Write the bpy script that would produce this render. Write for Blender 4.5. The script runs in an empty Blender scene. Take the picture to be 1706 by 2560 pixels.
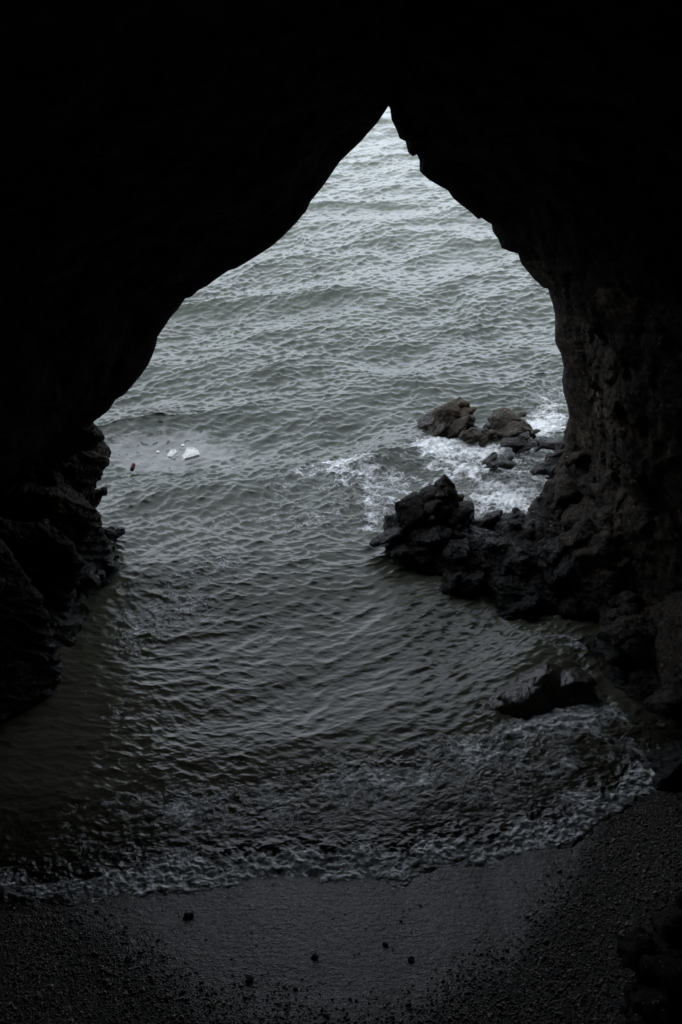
import bpy, bmesh, math, random
import numpy as np
from mathutils import Vector

random.seed(7)
rng = np.random.default_rng(7)
R = math.radians
scene = bpy.context.scene
C = scene.collection

# ------------------------------------------------------------------ camera
H = 8.0                      # height of the eye above the sea
PITCH = R(32)
cam_d = bpy.data.cameras.new('camera')
cam = bpy.data.objects.new('camera', cam_d)
C.objects.link(cam)
cam.location = (0, 0, H)
cam.rotation_euler = (R(90) - PITCH, 0, 0)
cam_d.sensor_fit = 'VERTICAL'
cam_d.sensor_height = 36
cam_d.sensor_width = 24
cam_d.lens = 35
cam_d.clip_start = 0.05
cam_d.clip_end = 9000
scene.camera = cam

# ------------------------------------------------------------------ sky and sun
SUN_EL, SUN_AZ = R(50), R(-120)        # overcast: a broad soft sun from the left, over the headland
world = bpy.data.worlds.new('World')
scene.world = world
world.use_nodes = True
wn, wl = world.node_tree.nodes, world.node_tree.links
wn.clear()
sky = wn.new('ShaderNodeTexSky')
sky.sky_type = 'NISHITA'
sky.sun_disc = False
sky.sun_elevation = SUN_EL
sky.sun_rotation = SUN_AZ
sky.air_density = 1.0
sky.dust_density = 2.4
sky.ozone_density = 1.0
hs = wn.new('ShaderNodeHueSaturation')
hs.inputs['Saturation'].default_value = 0.06
bg = wn.new('ShaderNodeBackground')
bg.inputs['Strength'].default_value = 0.15
wo = wn.new('ShaderNodeOutputWorld')
wl.new(sky.outputs[0], hs.inputs['Color'])
tint = wn.new('ShaderNodeMix'); tint.data_type = 'RGBA'; tint.blend_type = 'MULTIPLY'
tint.inputs[0].default_value = 1.0
tint.inputs[7].default_value = (0.89, 0.968, 1.085, 1.0)      # a cool grey overcast
wl.new(hs.outputs[0], tint.inputs[6])
wl.new(tint.outputs[2], bg.inputs['Color'])
wl.new(bg.outputs[0], wo.inputs['Surface'])

sd = bpy.data.lights.new('sun', 'SUN')
sd.energy = 0.9
sd.angle = R(40)
sd.color = (1.0, 0.97, 0.93)
sun = bpy.data.objects.new('sun', sd)
C.objects.link(sun)
sdir = Vector((math.sin(SUN_AZ) * math.cos(SUN_EL), math.cos(SUN_AZ) * math.cos(SUN_EL), math.sin(SUN_EL)))
sun.rotation_euler = sdir.to_track_quat('Z', 'Y').to_euler()
sun.location = sdir * 60

scene.view_settings.view_transform = 'Standard'
scene.view_settings.look = 'None'
scene.view_settings.gamma = 1
scene.view_settings.exposure = 1.84
scene.render.engine = 'CYCLES'
scene.cycles.use_denoising = True
scene.cycles.max_bounces = 6
scene.cycles.diffuse_bounces = 3
scene.cycles.glossy_bounces = 3
scene.cycles.sample_clamp_indirect = 4.0

# ------------------------------------------------------------------ picture <-> place
F = 35 / 36 * 2560
S = 1706 / 1568.0
cp, sp = math.cos(PITCH), math.sin(PITCH)


def ray(px, py):
    xc, yc = (px - 853) / F, -(py - 1280) / F
    return np.array([xc, cp + yc * sp, -sp + yc * cp])


def gp(px, py, z=0.0):
    d = ray(px, py)
    t = (z - H) / d[2]
    return np.array([d[0] * t, d[1] * t, z])


def at(px, py, Y):
    d = ray(px, py)
    t = Y / d[1]
    return np.array([d[0] * t, Y, H + d[2] * t])


def to_px(P):
    x, y, z = P[:, 0], P[:, 1], P[:, 2] - H
    dep = y * cp - z * sp
    dep = np.where(dep < 0.2, 0.2, dep)
    return 853 + F * x / dep, 1280 - F * (y * sp + z * cp) / dep


# ------------------------------------------------------------------ noise
def _hash(ix, iy, iz, seed):
    h = (ix.astype(np.int64) * 374761393 + iy.astype(np.int64) * 668265263
         + iz.astype(np.int64) * 2147483647 + seed * 1274126177) & 0xFFFFFFFF
    h = ((h ^ (h >> 13)) * 1274126177) & 0xFFFFFFFF
    h = ((h ^ (h >> 16)) * 2246822519) & 0xFFFFFFFF
    return h ^ (h >> 15)


def perlin(P, seed=0):
    i = np.floor(P)
    f = P - i
    i = i.astype(np.int64)
    u = f * f * f * (f * (f * 6 - 15) + 10)
    out = np.zeros(len(P))
    for dx in (0, 1):
        for dy in (0, 1):
            for dz in (0, 1):
                h = _hash(i[:, 0] + dx, i[:, 1] + dy, i[:, 2] + dz, seed)
                gx = (h & 1023) / 511.5 - 1
                gy = ((h >> 10) & 1023) / 511.5 - 1
                gz = ((h >> 20) & 1023) / 511.5 - 1
                w = ((u[:, 0] if dx else 1 - u[:, 0]) * (u[:, 1] if dy else 1 - u[:, 1])
                     * (u[:, 2] if dz else 1 - u[:, 2]))
                out += w * (gx * (f[:, 0] - dx) + gy * (f[:, 1] - dy) + gz * (f[:, 2] - dz))
    return out * 1.3


def fbm(P, octv=4, seed=0, gain=0.5, ridged=False):
    a, s, o = 1.0, np.zeros(len(P)), 0.0
    Q = P.copy()
    for k in range(octv):
        n = perlin(Q, seed + k * 17)
        if ridged:
            n = 1 - 2 * np.abs(n) * 1.4
        s += a * n
        o += a
        a *= gain
        Q = Q * 2.03 + 11.3
    return s / o


def facets(P, seed=0):
    """broken stone: every cell is a plane with its own tilt"""
    i = np.floor(P).astype(np.int64)
    best = np.full(len(P), 1e9)
    val = np.zeros(len(P))
    for dx in (-1, 0, 1):
        for dy in (-1, 0, 1):
            for dz in (-1, 0, 1):
                cx, cy, cz = i[:, 0] + dx, i[:, 1] + dy, i[:, 2] + dz
                h = _hash(cx, cy, cz, seed)
                ox = cx + (h & 1023) / 1023.0 - P[:, 0]
                oy = cy + ((h >> 10) & 1023) / 1023.0 - P[:, 1]
                oz = cz + ((h >> 20) & 1023) / 1023.0 - P[:, 2]
                d = ox * ox + oy * oy + oz * oz
                g = _hash(cx, cy, cz, seed + 99)
                nx = (g & 1023) / 511.5 - 1
                ny = ((g >> 10) & 1023) / 511.5 - 1
                nz = ((g >> 20) & 1023) / 511.5 - 1
                v = ox * nx + oy * ny + oz * nz + 0.35 * (nx + nz)
                m = d < best
                best = np.where(m, d, best)
                val = np.where(m, v, val)
    return val


def smooth(a, b, x):
    t = np.clip((x - a) / (b - a), 0, 1)
    return t * t * (3 - 2 * t)


# ------------------------------------------------------------------ meshes
def mesh(name, V, Fq, mat, smooth_shade=True, attrs=None, parent=None):
    V = np.asarray(V, dtype=np.float32)
    Fq = np.asarray(Fq, dtype=np.int32)
    k = Fq.shape[1]
    me = bpy.data.meshes.new(name)
    me.vertices.add(len(V))
    me.vertices.foreach_set('co', V.ravel())
    me.loops.add(Fq.size)
    me.loops.foreach_set('vertex_index', Fq.ravel())
    me.polygons.add(len(Fq))
    me.polygons.foreach_set('loop_start', np.arange(0, Fq.size, k, dtype=np.int32))
    me.polygons.foreach_set('use_smooth', np.full(len(Fq), smooth_shade))
    me.update(calc_edges=True)
    me.validate()
    for n, a in (attrs or {}).items():
        at_ = me.attributes.new(n, 'FLOAT', 'POINT')
        at_.data.foreach_set('value', np.asarray(a, dtype=np.float32))
    me.materials.append(mat)
    o = bpy.data.objects.new(name, me)
    C.objects.link(o)
    o.parent = parent
    return o


def grid_faces(nr, nc):
    a = (np.arange(nr - 1)[:, None] * nc + np.arange(nc - 1)[None, :]).ravel()
    return np.stack([a, a + 1, a + nc + 1, a + nc], 1)


def tag(o, label=None, cat=None, group=None, kind=None):
    if label: o['label'] = label
    if cat: o['category'] = cat
    if group: o['group'] = group
    if kind: o['kind'] = kind
    return o


# ------------------------------------------------------------------ materials
class NT:
    def __init__(self, name):
        self.m = bpy.data.materials.new(name)
        self.m.use_nodes = True
        self.n, self.l = self.m.node_tree.nodes, self.m.node_tree.links
        self.n.clear()
        self.out = self.n.new('ShaderNodeOutputMaterial')
        self.b = self.n.new('ShaderNodeBsdfPrincipled')
        self.l.new(self.b.outputs[0], self.out.inputs[0])
        self.co = self.n.new('ShaderNodeTexCoord').outputs['Object']

    def put(self, sock, v):
        if isinstance(v, bpy.types.NodeSocket):
            self.l.new(v, sock)
        else:
            sock.default_value = v
        return sock

    def noise(self, scale, detail=6, rough=0.6, co=None, dist=0.0, lac=2.0):
        t = self.n.new('ShaderNodeTexNoise')
        t.inputs['Scale'].default_value = scale
        t.inputs['Detail'].default_value = detail
        t.inputs['Roughness'].default_value = rough
        t.inputs['Distortion'].default_value = dist
        self.l.new(co or self.co, t.inputs['Vector'])
        return t.outputs['Fac']

    def voro(self, scale, feature='F1', co=None, out='Distance', rand=1.0):
        t = self.n.new('ShaderNodeTexVoronoi')
        t.feature = feature
        t.inputs['Scale'].default_value = scale
        t.inputs['Randomness'].default_value = rand
        self.l.new(co or self.co, t.inputs['Vector'])
        return t.outputs[out]

    def math(self, op, a, b=0.0, c=0.0, clamp=False):
        t = self.n.new('ShaderNodeMath')
        t.operation = op
        t.use_clamp = clamp
        self.put(t.inputs[0], a); self.put(t.inputs[1], b); self.put(t.inputs[2], c)
        return t.outputs[0]

    def step(self, x, a, b, lo=0.0, hi=1.0):
        t = self.n.new('ShaderNodeMapRange')
        t.interpolation_type = 'SMOOTHSTEP'
        self.put(t.inputs['Value'], x)
        self.put(t.inputs['From Min'], a); self.put(t.inputs['From Max'], b)
        t.inputs['To Min'].default_value = lo; t.inputs['To Max'].default_value = hi
        return t.outputs[0]

    def mix(self, f, a, b):
        t = self.n.new('ShaderNodeMix')
        t.data_type = 'RGBA'
        self.put(t.inputs[0], f)
        for s, v in ((t.inputs[6], a), (t.inputs[7], b)):
            self.put(s, v if isinstance(v, bpy.types.NodeSocket) else (*v, 1.0))
        return t.outputs[2]

    def attr(self, name):
        t = self.n.new('ShaderNodeAttribute')
        t.attribute_name = name
        return t.outputs['Fac']

    def warp(self, scale, amt, co=None):
        t = self.n.new('ShaderNodeTexNoise')
        t.inputs['Scale'].default_value = scale
        t.inputs['Detail'].default_value = 3
        self.l.new(co or self.co, t.inputs['Vector'])
        v = self.n.new('ShaderNodeVectorMath'); v.operation = 'MULTIPLY_ADD'
        self.l.new(t.outputs['Color'], v.inputs[0])
        v.inputs[1].default_value = (amt,) * 3
        self.l.new(co or self.co, v.inputs[2])
        return v.outputs[0]

    def stretch(self, s, rot=(0, 0, 0), co=None):
        t = self.n.new('ShaderNodeMapping')
        t.inputs['Scale'].default_value = s
        t.inputs['Rotation'].default_value = rot
        self.l.new(co or self.co, t.inputs['Vector'])
        return t.outputs[0]

    def bump(self, h, dist, strength=1.0, prev=None):
        t = self.n.new('ShaderNodeBump')
        t.inputs['Distance'].default_value = dist
        self.put(t.inputs['Strength'], strength)
        self.l.new(h, t.inputs['Height'])
        if prev: self.l.new(prev, t.inputs['Normal'])
        return t.outputs[0]

    def sep_z(self):
        t = self.n.new('ShaderNodeSeparateXYZ')
        self.l.new(self.co, t.inputs[0])
        return t.outputs[2]

    def done(self, color, rough, normal=None, spec=0.5, ior=1.45):
        self.put(self.b.inputs['Base Color'], color if isinstance(color, bpy.types.NodeSocket) else (*color, 1))
        self.put(self.b.inputs['Roughness'], rough)
        self.put(self.b.inputs['Specular IOR Level'], spec)
        self.b.inputs['IOR'].default_value = ior
        if normal: self.l.new(normal, self.b.inputs['Normal'])
        return self.m


def rock_material(name, dark, mid, pale, wet_z=0.45, speck=0.5, bump=0.05, spec=0.25):
    t = NT(name)
    big = t.noise(0.9, 5, 0.6)
    fine = t.noise(9.0, 8, 0.7)
    strata = t.noise(3.0, 6, 0.65, co=t.stretch((1.0, 1.0, 3.2), (0.5, 0.3, 0.0)))
    c = t.mix(t.step(strata, 0.38, 0.64), dark, mid)
    c = t.mix(t.math('MULTIPLY', t.step(big, 0.52, 0.72), t.step(fine, 0.42, 0.62)), c, pale)
    cell = t.voro(17.0, co=t.warp(8.0, 0.05))
    sp_ = t.math('MULTIPLY', t.step(cell, 0.20, 0.10), t.step(t.noise(4.0, 3), 0.42, 0.58))
    c = t.mix(t.math('MULTIPLY', sp_, speck), c, (0.36, 0.34, 0.31))  # pale quartz grains, and wet glints painted into the colour
    z = t.math('ADD', t.sep_z(), t.math('MULTIPLY', t.math('SUBTRACT', fine, 0.5), 0.6))
    wet = t.step(z, wet_z + 0.25, wet_z - 0.15)
    c = t.mix(t.math('MULTIPLY', wet, 0.6), c, (0.012, 0.011, 0.010))
    rough = t.math('SUBTRACT', 0.85, t.math('MULTIPLY', wet, 0.55))
    h = t.math('ADD', fine, t.math('MULTIPLY', t.voro(11.0, co=t.warp(5.0, 0.12)), 0.7))
    n = t.bump(h, bump, 1.0)
    n = t.bump(t.noise(45.0, 5, 0.7), bump * 0.3, 0.9, n)
    return t.done(c, rough, n, spec)


M_CAVE_SHADED = rock_material('shaded_cave_rock', (0.006, 0.005, 0.004), (0.014, 0.011, 0.008), (0.045, 0.035, 0.026), 0.6, 0.0, 0.05, 0.08)  # roof shade is put into this near-black colour
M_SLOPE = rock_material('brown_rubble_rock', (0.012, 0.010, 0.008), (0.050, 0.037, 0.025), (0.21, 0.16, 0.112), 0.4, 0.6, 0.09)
M_ROCK = rock_material('wet_black_rock', (0.008, 0.0066, 0.005), (0.024, 0.0185, 0.013), (0.10, 0.080, 0.058), 0.5, 0.8, 0.07, 0.22)
M_BROWN = rock_material('brown_sea_rock', (0.024, 0.019, 0.014), (0.070, 0.052, 0.034), (0.20, 0.17, 0.14), 0.22, 0.4, 0.05)

# ------------------------------------------------------------------ traced lines (1568 px wide copy of the photograph)
CEIL_L = [(893, 243), (868, 282), (830, 325), (780, 373), (755, 410), (735, 437), (715, 462), (705, 485), (685, 508),
          (655, 540), (625, 566), (590, 588), (545, 616), (525, 622), (498, 641), (478, 657), (458, 665), (443, 680),
          (428, 684), (412, 707), (393, 730), (375, 757), (362, 777), (358, 800), (350, 820), (342, 838), (328, 858),
          (312, 878), (290, 903), (268, 915), (255, 938), (245, 947), (222, 963), (208, 978)]
WALL_R = [(897, 250), (900, 275), (912, 300), (918, 318), (932, 325), (938, 350), (948, 360), (958, 355), (965, 372),
          (965, 395), (985, 413), (1010, 428), (1028, 437), (1040, 455), (1058, 470), (1080, 487), (1097, 503),
          (1105, 500), (1120, 510), (1130, 515), (1133, 535), (1145, 550), (1152, 570), (1170, 577), (1190, 582),
          (1197, 605), (1210, 622), (1225, 640), (1245, 660), (1260, 663), (1265, 685), (1272, 705), (1277, 730),
          (1277, 790), (1290, 815), (1297, 850), (1293, 880), (1297, 910), (1305, 935), (1310, 965), (1302, 990),
          (1300, 1040), (1296, 1070)]
SHORE = [(-500, 2050), (0, 2040), (100, 2048), (200, 2050), (280, 2035), (370, 2017), (450, 2013), (520, 2010),
         (600, 1995), (680, 1990), (740, 2000), (780, 2000), (850, 1985), (925, 1990), (950, 1970), (1000, 1955),
         (1060, 1950), (1100, 1965), (1130, 1965), (1180, 1935), (1240, 1920), (1290, 1915), (1340, 1890),
         (1370, 1860), (1420, 1840), (1460, 1800), (1500, 1790), (1530, 1780), (1568, 1760), (1900, 1660)]
sh = np.array(SHORE, float) * S
sh_ground = np.array([gp(a, b) for a, b in sh])


def shore_y(x):
    return np.interp(x, sh_ground[:, 0], sh_ground[:, 1])


# ------------------------------------------------------------------ beach (the ground runs on under the sea)
def beach_z(x, y):
    ys = shore_y(x)
    k = np.convolve(np.ones(1), np.ones(1))
    d = ys - y
    return 0.175 * d - 0.02 * np.clip(-d, 0, 3) - 0.010 * np.clip(d - 2.5, 0, 9) ** 2


xs = np.concatenate([np.linspace(-14, -4.4, 40), np.arange(-4.35, 4.9, 0.014), np.linspace(4.95, 14, 40)])
ys_ = np.concatenate([np.linspace(-9, 3.2, 70), np.arange(3.23, 8.2, 0.014), np.linspace(8.25, 13, 30)])
gx, gy = np.meshgrid(xs, ys_)
bx, by = gx.ravel(), gy.ravel()
bP = np.stack([bx, by, np.zeros_like(bx)], 1)
bz = beach_z(bx, by) + 0.05 * fbm(bP * 0.55, 3, 5) + 0.006 * fbm(bP * 6.0, 2, 6)
bz += 0.0045 * fbm(bP * np.array([17, 30, 1.0]), 3, 8) + 0.004 * fbm(bP * 48, 2, 9)
bz -= 0.03
t = NT('wet_gravel_sand')
cell = t.voro(70.0, out='Color')
sepc = t.n.new('ShaderNodeSeparateColor'); t.l.new(cell, sepc.inputs[0])
grain = sepc.outputs[0]
c = t.mix(grain, (0.010, 0.009, 0.0075), (0.036, 0.031, 0.025))
c = t.mix(t.step(sepc.outputs[1], 0.93, 0.97), c, (0.20, 0.18, 0.15))
h1 = t.noise(26.0, 6, 0.65, co=t.stretch((0.55, 1.0, 1.0)))
h2 = t.voro(75.0)
wetm = t.attr('wet')
n = t.bump(h1, 0.034, 0.6)
n = t.bump(h2, 0.010, t.step(wetm, 0.0, 1.0, 1.0, 0.45), n)
bpx, bpy_ = to_px(np.stack([bx, by, bz], 1))
d_sh = shore_y(bx) - by
wet = smooth(2.15, 1.4, d_sh + 0.25 * fbm(bP * 1.6, 3, 33) + 0.60 * np.clip(np.abs(bx - 0.05) - 0.6, 0, 9) ** 1.5)
beach = mesh('beach', np.stack([bx, by, bz], 1), grid_faces(len(ys_), len(xs)),
             t.done(c, t.step(wetm, 0.0, 1.0, 0.75, 0.21), n, 0.55, 1.4), True, {'wet': wet})
tag(beach, kind='structure')

# ------------------------------------------------------------------ cave shell with the cliff round its mouth
def resample(pts, n):
    pts = np.asarray(pts, float)
    d = np.r_[0, np.cumsum(np.linalg.norm(np.diff(pts, axis=0), axis=1))]
    q = np.linspace(0, d[-1], n)
    return np.stack([np.interp(q, d, pts[:, k]) for k in range(pts.shape[1])], 1)


lip = []
p_end = at(150 * S, 1040 * S, 12.2)
lip += [np.array([-5.0, 12.4, -1.2]), np.array([-4.8, 12.4, 0.2]), p_end]
cl = CEIL_L[::-1]
for i, (a, b) in enumerate(cl):
    lip.append(at(a * S, b * S, 11.5 + 0.5 * i / len(cl)))
for i, (a, b) in enumerate(WALL_R):
    lip.append(at(a * S, b * S, 12.0 + 0.7 * i / len(WALL_R)))
e = lip[-1]
lip += [e + np.array([0.02, 0, -0.5]), np.array([e[0] + 0.1, e[1], 0.0]), np.array([e[0] + 0.1, e[1], -1.2])]
NU = 1300
lip = resample(lip, NU)
side = np.linspace(0, 1, NU)
ax = np.array([0.3, 2.2])
rad = lip[:, [0, 2]] - ax
ang = np.arctan2(rad[:, 1], rad[:, 0])                # 0 = right wall, pi/2 = roof
ang = np.where(ang < -2.2, ang + 2 * np.pi, ang)
rn = rad / np.linalg.norm(rad, axis=1)[:, None]
# smooth outward direction so rings do not tangle
ker = np.ones(121) / 121
rn = np.stack([np.convolve(np.pad(rn[:, k], 60, 'edge'), ker, 'valid') for k in range(2)], 1)
rn /= np.linalg.norm(rn, axis=1)[:, None]
# how long the wall runs straight inward before it opens out
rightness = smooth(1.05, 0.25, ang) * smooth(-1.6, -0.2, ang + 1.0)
straight = 0.15 + 2.0 * rightness
inner = np.concatenate([np.arange(0, 3.2, 0.028), np.linspace(3.25, 21, 85)])
outer = np.array([0.06, 0.15, 0.3, 0.5, 0.8, 1.2, 1.8, 2.6, 4.0, 7.0, 12.0, 20.0, 32.0])
rings = []
for s in outer[::-1]:                                 # cliff outside
    Y = lip[:, 1] + 0.9 * (1 - np.exp(-s / 0.6)) - 0.04 * s
    o = 0.55 * (s ** 2) / (s + 0.5) + 0.45 * s * (s > 3)
    o = s * (s / (s + 0.45))
    xz = lip[:, [0, 2]] + rn * o
    Pn = np.stack([xz[:, 0], Y, xz[:, 1]], 1)
    w = min(1, s / 2.5)
    dsp = np.abs(fbm(Pn * 0.8, 3, 40)) * 0.5 * w
    Pn[:, 1] += dsp
    rings.append(Pn)
for s in inner:
    Y = lip[:, 1] - s
    op = np.clip(s - straight, 0, None)
    grow = 0.62 * op ** 1.5 / (op + 0.5) ** 0.5
    grow = np.minimum(grow, 3.2 + 0.30 * s)
    grow = np.where(ang > 0.9, grow * (1 + 0.15 * smooth(0.9, 1.6, ang)), grow)
    xz = lip[:, [0, 2]] + rn * (grow + 0.02 * s)[:, None]
    # towards the back of the cave the chamber closes
    close = smooth(15.5, 21.0, np.array([s]))[0]
    xz = xz * (1 - 0.9999 * close) + np.array([0, 4.0]) * 0.9999 * close
    rings.append(np.stack([xz[:, 0], Y, xz[:, 1]], 1))
V = np.concatenate(rings, 0)
no = len(outer)
S_all = np.repeat(np.concatenate([-outer[::-1], inner]), NU)
RN = np.tile(rn, (len(rings), 1))
RT = np.tile(rightness, len(rings))
fade = smooth(0.0, 0.5, S_all)
q = V.copy()
strat = V * np.array([1.0, 0.7, 1.0])
d1 = 0.5 + 0.5 * fbm(strat * 0.9, 4, 21, 0.5, True)
d2 = facets(V * np.array([4.2, 3.0, 2.6]) + 0.4 * perlin(V * 2, 3)[:, None], 50)
d3 = facets(V * 9.5, 51)
disp = fade * (0.30 * d1 + 0.02 * fbm(V * 5, 4, 31)) + (0.06 + 0.34 * fade) * 0.16 * (d2 + 0.7) * (0.45 + 0.55 * RT)
disp += (0.04 + 0.5 * fade) * 0.05 * d3 * (0.3 + 0.7 * RT)
disp = np.where(S_all < -0.01, 0, disp)
V[:, 0] += RN[:, 0] * disp
V[:, 2] += RN[:, 1] * disp
V[:, 1] += np.where(S_all > 0.1, 0.10 * fbm(V * 3.1, 3, 61) * fade, 0)
cave = mesh('cave', V, grid_faces(len(rings), NU), M_CAVE_SHADED, True)
# brown rock on the lit low right; elsewhere shade is painted in near-black
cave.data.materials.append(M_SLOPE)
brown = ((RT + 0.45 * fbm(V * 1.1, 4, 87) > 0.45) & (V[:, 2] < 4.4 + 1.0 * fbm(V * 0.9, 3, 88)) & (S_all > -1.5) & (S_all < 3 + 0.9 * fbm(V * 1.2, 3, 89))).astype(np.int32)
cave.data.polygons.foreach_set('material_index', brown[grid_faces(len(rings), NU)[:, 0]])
tag(cave, kind='structure')

# ------------------------------------------------------------------ rocks
def hull_into(bm, pts):
    b = bmesh.new()
    vs = [b.verts.new(p) for p in pts]
    g = bmesh.ops.convex_hull(b, input=vs)
    junk = [x for x in g['geom_interior'] if isinstance(x, bmesh.types.BMVert)]
    bmesh.ops.delete(b, geom=junk, context='VERTS')
    b.verts.ensure_lookup_table()
    new = {v: bm.verts.new(v.co) for v in b.verts}
    for f in b.faces:
        bm.faces.new([new[v] for v in f.verts])
    b.free()


def chunk(bm, c, r, rot=0.0, n=16, tilt=0.0, lo=0.86):
    """one rough convex stone added to a bmesh"""
    pts = []
    for _ in range(n):
        v = Vector((random.gauss(0, 1), random.gauss(0, 1), random.gauss(0, 1))).normalized()
        m = random.uniform(lo, 1.1)
        v = Vector((v.x * r[0] * m, v.y * r[1] * m, v.z * r[2] * m))
        cz, sz = math.cos(rot), math.sin(rot)
        v = Vector((v.x * cz - v.y * sz, v.x * sz + v.y * cz, v.z))
        cx, sx = math.cos(tilt), math.sin(tilt)
        v = Vector((v.x * cx + v.z * sx, v.y, -v.x * sx + v.z * cx))
        pts.append(v + Vector(c))
    hull_into(bm, pts)


def rubble_on(bm, c, r, rot, count, size):
    """angular slabs that break out of a stone along its bedding"""
    for _ in range(count):
        v = Vector((random.gauss(0, 1), random.gauss(0, 1) - 0.35, random.gauss(0, 1) + 0.25)).normalized()
        v = Vector((v.x * r[0], v.y * r[1], v.z * r[2])) * random.uniform(0.84, 0.98)
        cz, sz = math.cos(rot), math.sin(rot)
        p = Vector(c) + Vector((v.x * cz - v.y * sz, v.x * sz + v.y * cz, v.z))
        k = size * random.uniform(0.45, 1.25)
        chunk(bm, p, (k * random.uniform(1.0, 1.9), k * random.uniform(0.8, 1.4), k * random.uniform(0.22, 0.5)),
              random.uniform(-0.7, 0.7), random.choice((7, 8, 9, 10)), R(-32) + random.gauss(0, 0.14), 1.0)


def fuse(bm, voxel):
    me = bpy.data.meshes.new('fuse')
    bm.to_mesh(me); bm.free()
    o = bpy.data.objects.new('fuse', me)
    C.objects.link(o)
    md = o.modifiers.new('r', 'REMESH')
    md.mode = 'VOXEL'; md.voxel_size = voxel; md.adaptivity = 0
    dg = bpy.context.evaluated_depsgraph_get()
    out = bpy.data.meshes.new_from_object(o.evaluated_get(dg))
    bpy.data.objects.remove(o)
    bpy.data.meshes.remove(me)
    return out


_a, _b = R(-32), R(18)
BED = np.array([[math.cos(_a), 0, math.sin(_a)], [0, 1, 0], [-math.sin(_a), 0, math.cos(_a)]]) @ \
    np.array([[1, 0, 0], [0, math.cos(_b), -math.sin(_b)], [0, math.sin(_b), math.cos(_b)]])


def crag(me, amp=1.0, seed=0, sc=1.0, strata=0.0):
    n = len(me.vertices)
    co = np.empty(n * 3, dtype=np.float32); me.vertices.foreach_get('co', co); co = co.reshape(-1, 3).astype(float)
    no_ = np.empty(n * 3, dtype=np.float32); me.vertices.foreach_get('normal', no_); no_ = no_.reshape(-1, 3).astype(float)
    P = co + 0.06 * np.stack([perlin(co * 4 + 7, seed), perlin(co * 4 + 31, seed + 1), perlin(co * 4 + 77, seed + 2)], 1)
    d = 0.03 * fbm(P * 2.0 * sc, 4, seed, 0.5, True)
    B = P @ BED.T                                     # bedding planes dip to the left
    d += 0.055 * fbm(B * np.array([1.5, 1.5, 3.6]) * sc, 4, seed + 3, 0.55, True)
    d += 0.012 * facets(B * np.array([6, 6, 13.0]) * sc, seed + 6)
    d += 0.022 * fbm(B * np.array([6, 6, 16.0]) * sc, 4, seed + 7, 0.6, True)
    if strata:
        u = P[:, 2] * 0.8 + P[:, 0] * 0.5 + P[:, 1] * 0.35
        d += strata * (np.abs(((u * 7 + 1.2 * perlin(P * 1.5, seed + 9)) % 1) - 0.5) - 0.25)
    co += no_ * (d * amp)[:, None]
    me.vertices.foreach_set('co', co.astype(np.float32).ravel())
    me.update()
    return me


def rock(name, chunks, mat, voxel, amp, seed, sc=1.0, strata=0.0, slabs=16, size=0.16):
    random.seed(seed)
    bm = bmesh.new()
    for ch in chunks:
        chunk(bm, *ch)
        rubble_on(bm, ch[0], ch[1], ch[2], slabs, size)
    me = crag(fuse(bm, voxel), amp, seed, sc, strata)
    me.name = name
    me.polygons.foreach_set('use_smooth', np.full(len(me.polygons), True))
    me.set_sharp_from_angle(angle=R(38))
    me.materials.clear(); me.materials.append(mat)
    o = bpy.data.objects.new(name, me)
    C.objects.link(o)
    return o


def on(px, py, z=0.0):
    return gp(px * S, py * S, z)


# left wall foot: a buttress along the left side of the mouth
ch = []
for (px, py, Y, r) in [(62, 1060, 11.9, (.85, .8, .9)), (72, 1110, 11.8, (1.10, .8, .9)), (105, 1170, 11.6, (1.02, .8, .9)),
                       (118, 1230, 11.5, (1.02, .7, .7)), (190, 1275, 11.5, (.74, .45, .34)), (110, 1310, 11.0, (1.12, .8, .8)), (160, 1325, 11.1, (.60, .5, .32)),
                       (130, 1370, 10.7, (.95, .7, .5)), (60, 1250, 10.9, (1.1, .9, 1.0)), (65, 1440, 10.1, (.75, .8, .7)),
                       (15, 1380, 9.9, (1.0, 1.0, 1.2)), (0, 1520, 9.2, (.6, .6, .5)), (-90, 1450, 9.0, (.9, 1.2, 1.2)),
                       (60, 1000, 11.6, (1.1, .8, .9))]:
    c = at(px * S, py * S, Y)
    ch.append((tuple(c), r, random.uniform(0, 3)))
buttress = rock('rock_buttress', ch, M_ROCK, 0.016, 0.95, 11, 1.1, 0.07, 7, 0.15)
tag(buttress, 'dark craggy rock wall foot sloping into the sea at the left of the mouth', 'rock wall')

# right wall foot
ch = []
for (px, py, Y, r) in [(1345, 1125, 12.4, (.45, .6, .6)), (1330, 1190, 12.2, (.55, .7, .6)), (1310, 1250, 11.9, (.6, .6, .5)),
                       (1360, 1270, 11.5, (.7, .7, .7)), (1330, 1330, 11.2, (.75, .6, .5)), (1390, 1370, 10.7, (.85, .6, .7)),
                       (1430, 1300, 10.9, (.8, .8, 1.0)), (1480, 1450, 9.9, (.8, .7, .6)), (1450, 1530, 9.6, (.62, .5, .35)),
                       (1540, 1500, 9.4, (.9, .8, .7)), (1580, 1590, 8.9, (.9, .6, .45)), (1640, 1530, 8.8, (.9, 1., .9)),
                       (1500, 1590, 9.05, (.45, .35, .25)), (1700, 1640, 8.3, (.9, .8, .5)), (1420, 1200, 11.8, (.6, .7, .8)),
                       (1405, 1540, 9.45, (.46, .4, .34)), (1368, 1040, 12.6, (.36, .5, .6))]:
    ch.append((tuple(at(px * S, py * S, Y)), r, random.uniform(0, 3)))
rubble = rock('rock_slope', ch, M_SLOPE, 0.014, 0.8, 12, 1.0, 0.03, 16, 0.20)
tag(rubble, 'broken brown rubble slope at the foot of the right cave wall', 'rock wall')

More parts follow.
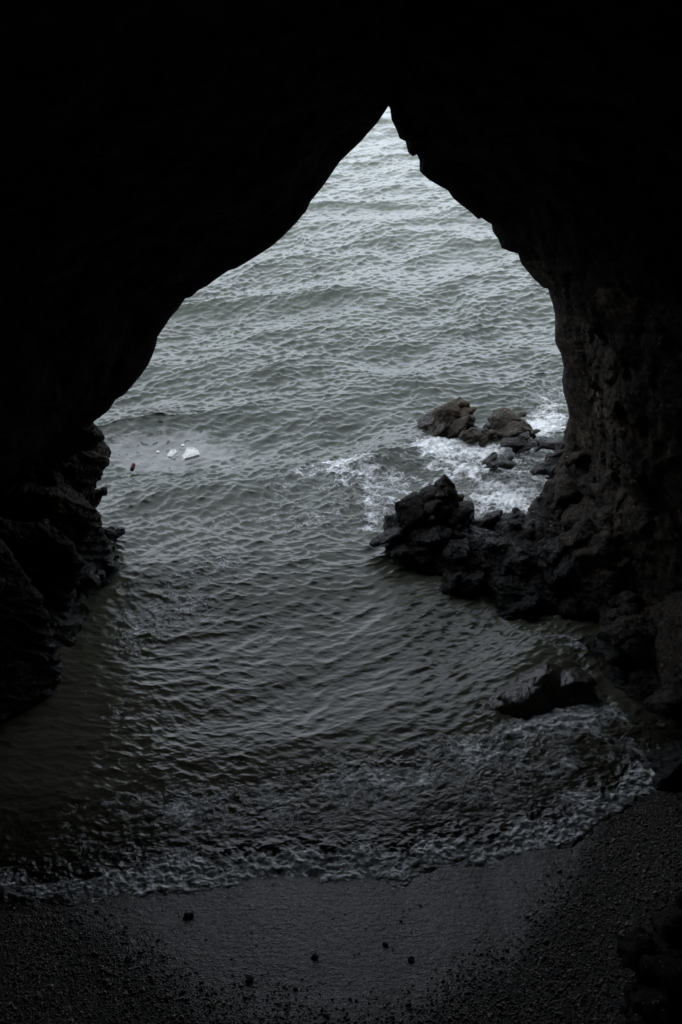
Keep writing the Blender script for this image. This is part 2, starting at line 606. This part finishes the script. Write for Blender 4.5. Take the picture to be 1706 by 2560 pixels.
# low ledge that joins the wall and the black boulder
ch = []
for (px, py, Y, r) in [(960, 1262, 11.7, (.50, .42, .20)), (1040, 1265, 11.55, (.6, .5, .32)), (1120, 1270, 11.5, (.6, .55, .34)),
                       (1200, 1275, 11.4, (.6, .6, .36)), (1250, 1255, 11.6, (.5, .6, .45)), (1080, 1320, 11.15, (.55, .35, .22)),
                       (1170, 1345, 10.9, (.6, .4, .25)), (1250, 1360, 10.8, (.6, .45, .30)), (1300, 1310, 11.0, (.5, .5, .4)),
                       (1150, 1222, 11.9, (.4, .35, .20)), (1200, 1228, 11.9, (.4, .35, .18))]:
    ch.append((tuple(at(px * S, py * S, Y)), r, random.uniform(0, 3)))
ledge = rock('rock_ledge', ch, M_ROCK, 0.011, 0.7, 13, 1.3, 0.03, 15, 0.16)
tag(ledge, 'low wet rubble ledge between the black boulder and the right cave wall', 'rock ledge')

ch = []
for (px, py, Y, r, ro, n_) in [(950, 1190, 12.0, (.34, .38, .42), .2, 14), (1005, 1165, 12.1, (.36, .34, .36), .5, 14),
                               (1024, 1142, 12.1, (.19, .25, .34), .1, 12), (930, 1225, 11.85, (.36, .36, .36), 0, 14),
                               (1050, 1192, 11.95, (.30, .32, .28), .3, 14), (1000, 1230, 11.8, (.5, .4, .3), 0, 14)]:
    ch.append((tuple(at(px * S, py * S, Y)), r, ro, n_))
boulder = rock('boulder', ch, M_ROCK, 0.011, 0.5, 14, 1.2, 0.04, 3, 0.14)
tag(boulder, 'large jagged black boulder at the seaward end of the rubble ledge', 'boulder')

# rocks out in the surf
def sea_rock(name, items, mat, amp, seed, label, sc=1.6):
    ch_ = []
    for (px, py, Y, r, ro) in items:
        ch_.append((tuple(at(px * S, py * S, Y)), r, ro, 16))
    o = rock(name, ch_, mat, 0.012, amp * 0.6, seed, sc, 0.03, 6, 0.34 * items[0][3][0])
    return tag(o, label, 'rock')


sea_rock('sea_rock', [(1040, 970, 15.6, (.46, .42, .30), .1), (1060, 960, 15.7, (.22, .3, .20), .1), (1010, 984, 15.5, (.20, .3, .14), 0)],
         M_BROWN, 0.7, 21, 'rounded brown rock standing left in the pair of rocks out in the surf')
sea_rock('sea_rock', [(1160, 990, 15.4, (.46, .40, .27), .3), (1165, 972, 15.5, (.32, .34, .22), .5), (1110, 1000, 15.25, (.30, .26, .14), 0), (1200, 992, 15.3, (.20, .3, .16), 0)],
         M_BROWN, 0.7, 22, 'brown rock with a pale streak, right of the pair out in the surf')
sea_rock('sea_rock', [(1078, 1000, 15.0, (.17, .16, .09), .2)], M_BROWN, 0.45, 23, 'small low rock between the pair of brown rocks in the surf')
sea_rock('sea_rock', [(1155, 1064, 13.9, (.22, .2, .08), .1), (1132, 1062, 13.95, (.14, .15, .05), .1)], M_ROCK, 0.4, 24,
         'small flat black rock awash in white foam behind the boulder')
sea_rock('sea_rock', [(1195, 1016, 14.7, (.36, .18, .08), .1)], M_ROCK, 0.35, 25, 'low black rock awash just below the pair of brown rocks')
sea_rock('sea_rock', [(1278, 1070, 13.6, (.28, .3, .22), .4), (1310, 1040, 13.9, (.26, .4, .26), .1), (1255, 1080, 13.4, (.14, .2, .09), 0)],
         M_ROCK, 0.6, 26, 'black rock against the right edge of the cave mouth above the foam')
sea_rock('sea_rock', [(1262, 1022, 14.3, (.25, .2, .1), .1)], M_ROCK, 0.35, 27, 'thin black rock in foam at the right edge of the opening')

# boulder in the wash that the water pours over
t = NT('wet_smooth_rock')
M_WET = t.done(t.mix(t.noise(6, 6, 0.65), (0.014, 0.012, 0.010), (0.045, 0.034, 0.024)), t.step(t.noise(5, 4), 0.35, 0.7, 0.08, 0.26),
               t.bump(t.noise(7, 6, 0.6, co=t.stretch((2.0, 0.7, 1.0), (0, 0, 0.5))), 0.05, 0.6), 0.5, 1.36)
ch = [(tuple(on(1205, 1605) + [0, 0, -.06]), (.42, .34, .19), .35, 40, 0, .96), (tuple(on(1262, 1575) + [0, 0, -.05]), (.42, .34, .23), .35, 40, 0, .96),
      (tuple(on(1322, 1580) + [0, 0, -.03]), (.26, .26, .25), .2, 26, 0, .94), (tuple(on(1160, 1620) + [0, 0, -.08]), (.28, .26, .14), .4, 30, 0, .96)]
wash = rock('boulder', ch, M_WET, 0.013, 0.22, 31, 1.0, 0.01, 0, 0.10)
tag(wash, 'low glossy wet boulder awash in the wavelets near the beach', 'boulder')

# rocks at the side of the beach
ch = [(tuple(gp(1690, 2460, .75)), (.30, .5, .32), .5, 14), (tuple(gp(1770, 2370, .7)), (.45, .4, .5), .2, 14), (tuple(gp(1640, 2535, .75)), (.28, .3, .2), .6, 14)]
cr = rock('rock', ch, M_ROCK, 0.016, 0.55, 32, 1.3, 0.08, 14, 0.11)
tag(cr, 'black layered rock standing out of the gravel in the lower right corner', 'rock')
ch = [(tuple(on(1560, 1775)), (.34, .25, .16), .2, 14)]
cr = rock('rock', ch, M_ROCK, 0.016, 0.4, 33, 1.3, 0.04)
tag(cr, 'low black rock where the surf line meets the right edge of the picture', 'rock')

# ------------------------------------------------------------------ the sea
def tile(N, L, lam_lo, lam_hi, lam_peak, wind, spread, slope, seed, pw=2.6):
    r = np.random.default_rng(seed)
    k1 = 2 * np.pi * np.fft.fftfreq(N, L / N)
    kx, ky = np.meshgrid(k1, k1)
    k = np.hypot(kx, ky); k[0, 0] = 1
    th = np.arctan2(ky, kx)
    kp = 2 * np.pi / lam_peak
    a = k ** (-pw) * np.exp(-0.6 * (kp / k) ** 2) * (0.04 + np.abs(np.cos((th - wind))) ** spread)
    a *= (k > 2 * np.pi / lam_hi) * (k < 2 * np.pi / lam_lo)
    a[0, 0] = 0
    h = a * (r.normal(size=(N, N)) + 1j * r.normal(size=(N, N)))
    z = np.fft.ifft2(h).real
    sx = np.fft.ifft2(1j * kx * h).real; sy = np.fft.ifft2(1j * ky * h).real
    f = slope / math.sqrt((sx ** 2 + sy ** 2).mean())
    dx = np.fft.ifft2(1j * kx / k * h).real; dy = np.fft.ifft2(1j * ky / k * h).real
    return L, N, z * f, dx * f, dy * f


def sample(T, x, y, rot):
    L, N, z, dx, dy = T
    c_, s_ = math.cos(rot), math.sin(rot)
    u = ((x * c_ + y * s_) / L * N) % N
    v = ((-x * s_ + y * c_) / L * N) % N
    i, j = np.floor(u).astype(int) % N, np.floor(v).astype(int) % N
    fu, fv = u - np.floor(u), v - np.floor(v)
    i1, j1 = (i + 1) % N, (j + 1) % N
    def g(A):
        return (A[j, i] * (1 - fu) + A[j, i1] * fu) * (1 - fv) + (A[j1, i] * (1 - fu) + A[j1, i1] * fu) * fv
    a, b, cc = g(z), g(dx), g(dy)
    return a, b * c_ - cc * s_, b * s_ + cc * c_


yy = [5.2]
while yy[-1] < 62:
    y = yy[-1]
    depth = y * cp + H * sp
    # ground length of one row of the finished picture, times 0.7
    yy.append(y + 0.7 * (depth ** 2) / (F * 0.4) / H * (math.hypot(1, 0) * 1.0))
yy = np.array(yy + list(np.geomspace(63, 5000, 60)))
u_in = np.linspace(-1, 1, 860)
u_out = np.geomspace(1.03, 40, 22)
uu = np.concatenate([-u_out[::-1], u_in, u_out])
U, Yg = np.meshgrid(uu, yy)
Xg = U * (2.9 + 0.34 * Yg)
x, y = Xg.ravel(), Yg.ravel()
px, py = to_px(np.stack([x, y, np.zeros_like(x)], 1))
dx_, dy_ = px / S, py / S

WIND = R(116)
TA = tile(512, 29.0, 0.9, 9.0, 3.0, WIND, 1.8, 0.10, 1)
TB = tile(512, 9.1, 0.12, 1.3, 0.37, WIND + 0.15, 1.6, 0.23, 2, 2.1)
TC = tile(512, 5.3, 0.045, 0.35, 0.20, WIND - 0.2, 1.4, 0.23, 3, 1.9)
far = smooth(70, 60, y)
TD = tile(512, 17.0, 0.5, 4.0, 1.7, WIND, 1.2, 0.10, 9, 2.5)     # crossing chop thrown back by the cliff
fade_c = smooth(45, 14, y) * far
inside = smooth(8.3, 14.5, y + 0.35 * fbm(np.stack([x, y, x * 0], 1) * 0.3, 2, 71) * 3)   # 0 in the cave, 1 outside
d_shore = y - shore_y(x)                       # metres seaward of the surf line
shal = smooth(0.0, 1.6, d_shore)
scum = np.exp(-(((dx_ - 400) / 190) ** 2 + ((dy_ - 1035) / 42) ** 2) ** 1.6)
ampA = (0.5 + 0.5 * inside) * (0.10 + 0.90 * shal) * far
ampB = (0.36 + 0.54 * inside) * (0.22 + 0.78 * shal) * far * (1 - 0.55 * scum)
ampC = (0.46 + 0.54 * inside) * (0.8 + 0.2 * shal) * fade_c * (1 - 0.7 * scum)
# calmer tongues and rougher patches, as gusts leave them
gust = 0.5 + 0.5 * np.clip(fbm(np.stack([x * 0.25, y * 0.16, x * 0], 1), 3, 77) * 2.2, -1, 1)
ampB = ampB * (0.50 + 0.95 * gust)
ampC = ampC * (0.35 + 1.2 * gust)
P0 = np.stack([x, y, x * 0], 1)
wx = 0.55 * fbm(P0 * 0.33, 3, 201) + 0.9 * fbm(P0 * 0.12, 2, 203)       # crests bend and break up
wy = 0.40 * fbm(P0 * 0.33, 3, 205) + 0.9 * fbm(P0 * 0.12, 2, 207)
# they turn in round the end of the ledge
bc0 = gp(1000 * S, 1230 * S)
q0 = np.exp(-(((x - bc0[0]) / 3.2) ** 2 + ((y - bc0[1]) / 2.6) ** 2))
wx = wx + 0.35 * q0 * (y - bc0[1]); wy = wy - 0.25 * q0 * (x - bc0[0])
z = np.zeros_like(x); ox = np.zeros_like(x); oy = np.zeros_like(x)
for T, A, ro, chop in ((TA, ampA, 0.0, 1.2), (TB, ampB, 0.12, 1.15), (TC, ampC, -0.35, 0.9),
                      (TB, ampB * 0.5 * (1.15 - 0.5 * gust), -0.95, 1.0), (TD, ampA * 0.6, 0.7, 1.0)):
    a, b, cc = sample(T, x + wx, y + wy, ro)
    z += a * A; ox += chop * b * A; oy += chop * cc * A

# foam where the sea breaks
def blob(cx, cy, rx, ry, a, rot=0.0):
    c_, s_ = math.cos(rot), math.sin(rot)
    ux, uy = dx_ - cx, dy_ - cy
    p_, q_ = (ux * c_ + uy * s_) / rx, (-ux * s_ + uy * c_) / ry
    return a * np.exp(-(p_ * p_ + q_ * q_))


foam = 0.10 + 0.10 * smooth(820, 1000, dy_)
for b_ in [(1170, 1120, 120, 60, .46), (1000, 1035, 90, 30, .42), (850, 1150, 140, 48, .25), (1260, 935, 60, 70, .45),
           (1200, 1160, 90, 40, .36), (800, 1085, 130, 40, .25), (1100, 1070, 120, 26, .3), (1225, 985, 60, 40, .4),
           (960, 1100, 110, 28, .28), (1150, 1030, 110, 22, .40), (1000, 1015, 40, 14, .4), (860, 1190, 25, 60, .2), (900, 1190, 60, 35, .35),
           (480, 1310, 100, 28, .46, -.25), (400, 1400, 120, 44, .38, -.2), (620, 1200, 170, 50, .19), (560, 1420, 200, 60, .12), (330, 1480, 70, 45, .30),
           (1090, 1728, 120, 34, .62, .15), (1280, 1650, 130, 50, .34), (1430, 1700, 160, 80, .24), (1290, 1475, 80, 22, .40, .1),
           (1340, 1560, 20, 60, .35), (1240, 1790, 160, 40, .2, -.2),
           (1300, 1838, 150, 13, .40, -.33), (900, 1925, 160, 12, .25, -.12), (1230, 1672, 120, 20, .48, -.2), (1110, 1635, 26, 34, .34), (1350, 1530, 30, 50, .3), (1350, 1600, 40, 30, .35), (720, 1080, 120, 20, .17, -.12), (770, 1150, 190, 70, .16),
           (860, 1790, 300, 55, .42, -.05), (560, 1870, 260, 55, .34), (160, 1930, 200, 60, .22), (250, 1650, 60, 180, .12)]:
    foam = foam + blob(*b_)
sp_n = fbm(np.stack([x, y, x * 0], 1) * 1.3, 4, 91)
lefty = smooth(80, 420, dx_)
band = smooth(-0.25, -0.02, d_shore) * smooth(0.27 + 0.34 * sp_n, 0.05, d_shore)
foam = foam + (0.56 + 0.74 * lefty) * band * (0.75 + 0.9 * fbm(np.stack([x, y, x * 0], 1) * 4.0, 3, 97)) + 0.04 * smooth(2.1, 0.9, d_shore) * (1 + 1.5 * sp_n)
foam = foam * (0.80 + 0.55 * np.clip(fbm(np.stack([x, y, x * 0], 1) * 0.8, 3, 93) + 0.3, -0.3, 1))
foam = np.clip(foam, 0, 1.0)
# churned surface where it foams
P3 = np.stack([x, y, x * 0], 1)
near = (y < 20)
chn = np.zeros_like(x); lob = np.zeros_like(x)
chn[near] = fbm(P3[near] * 11, 4, 95, 0.65)
lob[near] = fbm(P3[near] * 2.3, 3, 96)
z += 0.06 * smooth(0.2, 0.8, foam) * chn * (0.35 + 0.65 * smooth(0.2, 2.0, d_shore))
# the surf front: a low rounded lip with lobes
z += np.exp(-((d_shore - 0.14) / 0.20) ** 2) * (0.018 + 0.034 * chn + 0.012 * lob)
z += smooth(1.2, 0.0, d_shore) * (0.03 * lob + 0.012 * chn)
# water heaped over the washed boulder: glassy back, steep dark front
bc = on(1235, 1590)
rx_, ry_ = (x - bc[0]), (y - bc[1])
a_, b_2 = rx_ * 0.92 + ry_ * 0.39, -rx_ * 0.39 + ry_ * 0.92
dome = np.exp(-(a_ / 0.66) ** 4) * np.where(b_2 > -0.02, np.exp(-(b_2 / 0.8) ** 2), np.exp(-((b_2 + 0.02) / 0.16) ** 2))
z = z * (1 - 0.6 * np.clip(dome, 0, 1)) + 0.03 * dome
ox *= 1 - dome; oy *= 1 - dome
# the big soft swell that turns in towards the ledge
z += 0.07 * np.exp(-(((dx_ - 800) * 0.9 + (dy_ - 1080) * 2.2) / 260) ** 2 - ((dy_ - 1075 + (dx_ - 800) * 0.15) / 34) ** 2)
V = np.stack([x + ox, y + oy, z], 1)
thin = smooth(1.5, 0.0, d_shore)

t = NT('sea_water')
fm, sc_, th_ = t.attr('foam'), t.attr('scum'), t.attr('thin')
w1 = t.warp(2.3, 0.38)
lace = t.voro(5.5, 'DISTANCE_TO_EDGE', co=w1)
lace2 = t.voro(14.0, 'DISTANCE_TO_EDGE', co=t.warp(6.0, 0.12))
l1 = t.step(lace, 0.22, 0.0)
l2 = t.step(lace2, 0.30, 0.0)
fb = t.noise(3.4, 10, 0.72, co=t.stretch((0.75, 1.25, 1), (0, 0, 0.15), t.warp(1.5, 0.3)), dist=0.25)
def strands(scale, wdt, dist):
    nn = t.noise(scale, 5, 0.6, co=t.warp(1.7, 0.35), dist=dist)
    return t.step(t.math('ABSOLUTE', t.math('SUBTRACT', nn, 0.5)), wdt, 0.0)


st1, st2 = strands(1.9, 0.05, 0.5), strands(5.0, 0.09, 0.3)
pat = t.math('ADD', t.math('MULTIPLY', fb, 0.90), t.math('ADD', t.math('MULTIPLY', st1, 0.12), t.math('MULTIPLY', st2, 0.07)))
pat = t.math('ADD', pat, t.math('MULTIPLY', l2, 0.04))
thr = t.math('SUBTRACT', 0.93, t.math('MULTIPLY', fm, 0.72))
ff = t.step(t.math('SUBTRACT', pat, thr), -0.05, 0.20)
# scum: a grey film with round holes
hn = t.noise(1.6, 4, 0.6, co=t.warp(1.0, 0.3))
holes = t.step(t.voro(5.5, co=t.warp(2.6, 0.45)), t.math('SUBTRACT', hn, 0.36), t.math('SUBTRACT', hn, 0.20))
sf = t.math('MULTIPLY', t.step(t.math('ADD', sc_, t.math('MULTIPLY', t.math('SUBTRACT', fb, 0.5), 2.6)), 0.30, 0.85), holes)
body = t.mix(t.attr('cave_lighten'), (0.047, 0.055, 0.041), (0.082, 0.080, 0.056))  # inside the cave a paler body colour stands in for missing light
body = t.mix(th_, body, (0.026, 0.022, 0.016))
col = t.mix(t.math('MULTIPLY', sf, 0.8), body, (0.25, 0.255, 0.245))
col = t.mix(ff, col, t.mix(t.step(t.noise(16, 6, 0.7, dist=0.4), 0.35, 0.62), (0.46, 0.465, 0.455), (0.80, 0.815, 0.82)))
rough = t.math('ADD', 0.05, t.math('ADD', t.math('MULTIPLY', ff, 0.5), t.math('MULTIPLY', sf, 0.35)))
rip = t.noise(14.0, 6, 0.6, co=t.stretch((0.6, 1.0, 1.0), (0, 0, 0.2)), dist=0.3)
n = t.bump(rip, 0.035, t.attr('ripple'))
n = t.bump(t.math('ADD', ff, t.math('MULTIPLY', ff, fb)), 0.02, 0.7, n)
M_SEA = t.done(col, rough, n, 0.5, 1.34)
ripple = (0.26 - 0.04 * inside) * (1 - 0.3 * np.clip(dome, 0, 1)) * (1 - 0.5 * scum) + 0.35 * thin
sea = mesh('sea', V, grid_faces(len(yy), len(uu)), M_SEA, True, {'foam': foam, 'scum': scum, 'thin': thin, 'cave_lighten': 1 - inside, 'ripple': ripple})
tag(sea, kind='structure')

# ------------------------------------------------------------------ gravel
def ico():
    bm = bmesh.new()
    bmesh.ops.create_icosphere(bm, subdivisions=1, radius=1)
    V_ = np.array([v.co for v in bm.verts]); F_ = np.array([[v.index for v in f.verts] for f in bm.faces])
    bm.free()
    return V_, F_


IV, IF = ico()


def ground_z(x_, y_):
    p_ = np.stack([x_, y_, np.zeros_like(x_)], 1)
    return beach_z(x_, y_) + 0.05 * fbm(p_ * 0.55, 3, 5) + 0.006 * fbm(p_ * 6.0, 2, 6) - 0.03


NP = 150000
gxp = rng.uniform(-4.2, 4.6, NP); gyp = rng.uniform(3.3, 7.9, NP)
ds = shore_y(gxp) - gyp
pn = fbm(np.stack([gxp, gyp, gxp * 0], 1) * 1.1, 4, 33)
dry = smooth(1.3, 2.1, ds + 0.4 * pn + 0.60 * np.clip(np.abs(gxp - 0.05) - 0.6, 0, 9) ** 1.5)
dens = (0.012 + 0.988 * dry) * (ds > 0.18)
keep = rng.uniform(0, 1, NP) < dens * 0.62
gxp, gyp = gxp[keep], gyp[keep]
n_p = len(gxp)
sz = np.clip(rng.lognormal(math.log(0.0078), 0.40, n_p), 0.004, 0.028)
sc3 = sz[:, None] * np.stack([rng.uniform(0.8, 1.4, n_p), rng.uniform(0.8, 1.4, n_p), rng.uniform(0.45, 0.8, n_p)], 1)
rz = rng.uniform(0, 6.28, n_p)
base = IV[None] * rng.uniform(0.78, 1.15, (n_p, len(IV), 1)) * sc3[:, None, :]
cz_, sz_ = np.cos(rz)[:, None], np.sin(rz)[:, None]
gv = np.stack([base[..., 0] * cz_ - base[..., 1] * sz_ + gxp[:, None], base[..., 0] * sz_ + base[..., 1] * cz_ + gyp[:, None],
               base[..., 2] + (ground_z(gxp, gyp) + sz * 0.15)[:, None]], -1).reshape(-1, 3)
gf = (IF[None] + (np.arange(n_p) * len(IV))[:, None, None]).reshape(-1, 3)
tone = np.repeat(rng.uniform(0, 1, n_p) ** 2.2, len(IV))
t = NT('pebbles')
tn = t.attr('tone')
c = t.mix(tn, (0.009, 0.0074, 0.0056), (0.26, 0.215, 0.16))
gravel = mesh('gravel', gv, gf, t.done(c, 0.55, t.bump(t.noise(220, 3), 0.003, 0.5), 0.35), False, {'tone': tone})
tag(gravel, 'fine dark wet gravel strewn over the beach below the surf line', 'gravel', None, 'stuff')

# single dark stones one can pick out on the wet sand
STONES = [(470, 2293, .058, 'black angular stone on the wet sand, largest of the loose stones left of centre'),
          (787, 2393, .040, 'dark stone at the lower tip of the wet sheen, left side'),
          (965, 2360, .036, 'small dark stone alone on the smooth wet sand right of centre'),
          (1030, 2400, .038, 'dark stone on the right border of the wet sheen'),
          (320, 2397, .042, 'dark stone on the gravel at lower left'),
          (625, 2450, .046, 'flat dark stone half sunk in the gravel near the bottom'),
          ]
for (a, b, r, lab) in STONES:
    r *= 0.68 if r < 0.05 else 0.8
    p = gp(a, b, 0.2)
    for _ in range(4):
        p = gp(a, b, float(ground_z(np.array([p[0]]), np.array([p[1]]))[0]))
    random.seed(int(a))
    bm = bmesh.new()
    chunk(bm, tuple(p + [0, 0, r * .12]), (r * 1.2, r, r * .7), random.uniform(0, 3), 14)
    me = fuse(bm, r * 0.12)
    me = crag(me, 0.12, int(a), 9.0 * 0.04 / r)
    me.name = 'stone'
    me.materials.clear(); me.materials.append(M_ROCK)
    me.polygons.foreach_set('use_smooth', np.full(len(me.polygons), True))
    o = bpy.data.objects.new('stone', me)
    C.objects.link(o)
    tag(o, lab, 'stone', 'loose stones on the beach')

# ------------------------------------------------------------------ litter floating in the scum
t = NT('white_polystyrene')
M_FOAMB = t.done(t.mix(t.noise(30, 4), (0.70, 0.69, 0.66), (0.80, 0.79, 0.77)), 0.6, t.bump(t.noise(120, 3), 0.004, 0.4), 0.4)
t = NT('red_brown_plastic')
M_RED = t.done(t.mix(t.noise(25, 3), (0.10, 0.035, 0.028), (0.16, 0.06, 0.045)), 0.4)
t = NT('black_plastic')
M_BLK = t.done((0.010, 0.010, 0.010), 0.4)
t = NT('pale_line')
M_LINE = t.done((0.42, 0.40, 0.40), 0.7)


def slab(name, outline, z0, thick, tilt, label, rim=True):
    """a broken foam tray: slab, raised rim and a recessed middle, from an outline in picture pixels (full size)"""
    pts = [gp(a, b, 0.02) for a, b in outline]
    c0 = sum(pts) / len(pts)
    bm = bmesh.new()
    low = [bm.verts.new((p[0] - c0[0], p[1] - c0[1], -thick)) for p in pts]
    f = bm.faces.new(low)
    ex = bmesh.ops.extrude_face_region(bm, geom=[f])
    top = [v for v in ex['geom'] if isinstance(v, bmesh.types.BMVert)]
    for v in top:
        v.co.z += thick
        v.co.x *= 0.93; v.co.y *= 0.93
    ft = [g for g in ex['geom'] if isinstance(g, bmesh.types.BMFace)][0]
    if rim:
        bmesh.ops.inset_region(bm, faces=[ft], thickness=0.022, depth=0)
        bmesh.ops.inset_region(bm, faces=[ft], thickness=0.012, depth=-0.008)
        bmesh.ops.inset_region(bm, faces=[ft], thickness=0.03, depth=0.008)
    bmesh.ops.recalc_face_normals(bm, faces=bm.faces[:])
    bmesh.ops.bevel(bm, geom=bm.edges[:], offset=0.004, segments=2, affect='EDGES')
    me = bpy.data.meshes.new(name); bm.to_mesh(me); bm.free()
    me.materials.append(M_FOAMB)
    o = bpy.data.objects.new(name, me)
    o.location = (c0[0], c0[1], z0)
    o.rotation_euler = tilt
    C.objects.link(o)
    return tag(o, label, 'foam board')


slab('foam_board', [(455, 1147), (461, 1153), (500, 1146), (500, 1139), (487, 1132), (468, 1132), (462, 1142)], 0.10, 0.055, (R(14), R(-2), 0),
     'larger white polystyrene tray piece with raised rim floating in grey scum')
slab('foam_board', [(417, 1147), (430, 1149), (445, 1138), (440, 1133), (428, 1135)], 0.09, 0.04, (R(10), R(4), 0),
     'smaller slanted white polystyrene piece floating left of the larger one')
slab('foam_scrap', [(391, 1137), (400, 1137), (400, 1133), (393, 1133)], 0.07, 0.03, (R(8), 0, 0),
     'tiny white polystyrene scrap floating left of both white tray pieces', False)
slab('foam_scrap', [(453, 1121), (463, 1120), (461, 1116), (455, 1117)], 0.07, 0.03, (R(8), 0, 0),
     'tiny white polystyrene scrap floating beyond the gap between the tray pieces', False)

fl = bpy.data.objects.new('float', None)
C.objects.link(fl)
fp = gp(332, 1172)
fl.location = (fp[0], fp[1], 0.02)
fl.rotation_euler = (R(-38), R(20), 0)
tag(fl, 'small red brown float with black underside trailing a pale line', 'float')


def lathe(name, prof, mat, parent, seg=24):
    a = np.linspace(0, 2 * np.pi, seg, endpoint=False)
    V_ = np.concatenate([np.stack([r * np.cos(a), r * np.sin(a), np.full(seg, z_)], 1) for r, z_ in prof], 0)
    q_ = []
    for i in range(len(prof) - 1):
        for j in range(seg):
            q_.append([i * seg + j, i * seg + (j + 1) % seg, (i + 1) * seg + (j + 1) % seg, (i + 1) * seg + j])
    return mesh(name, V_, q_, mat, True, None, parent)


lathe('body', [(0.034, 0.0), (0.036, 0.02), (0.036, 0.06), (0.030, 0.075), (0.012, 0.082), (0.0005, 0.083)], M_RED, fl)
lathe('underside', [(0.0005, -0.06), (0.028, -0.055), (0.035, -0.03), (0.0355, -0.001)], M_BLK, fl)
pts = resample([(-0.03, 0.0, 0.045), (-0.07, .05, 0.06), (-0.12, .10, 0.05), (-0.2, .16, 0.03), (-0.3, .2, 0.03)], 24)
a = np.linspace(0, 2 * np.pi, 8, endpoint=False)
V_ = np.concatenate([np.stack([np.full(8, p[0]), p[1] + 0.007 * np.cos(a), p[2] + 0.007 * np.sin(a)], 1) for p in pts], 0)
q_ = [[i * 8 + j, i * 8 + (j + 1) % 8, (i + 1) * 8 + (j + 1) % 8, (i + 1) * 8 + j] for i in range(23) for j in range(8)]
mesh('line', V_, q_, M_LINE, True, None, fl)
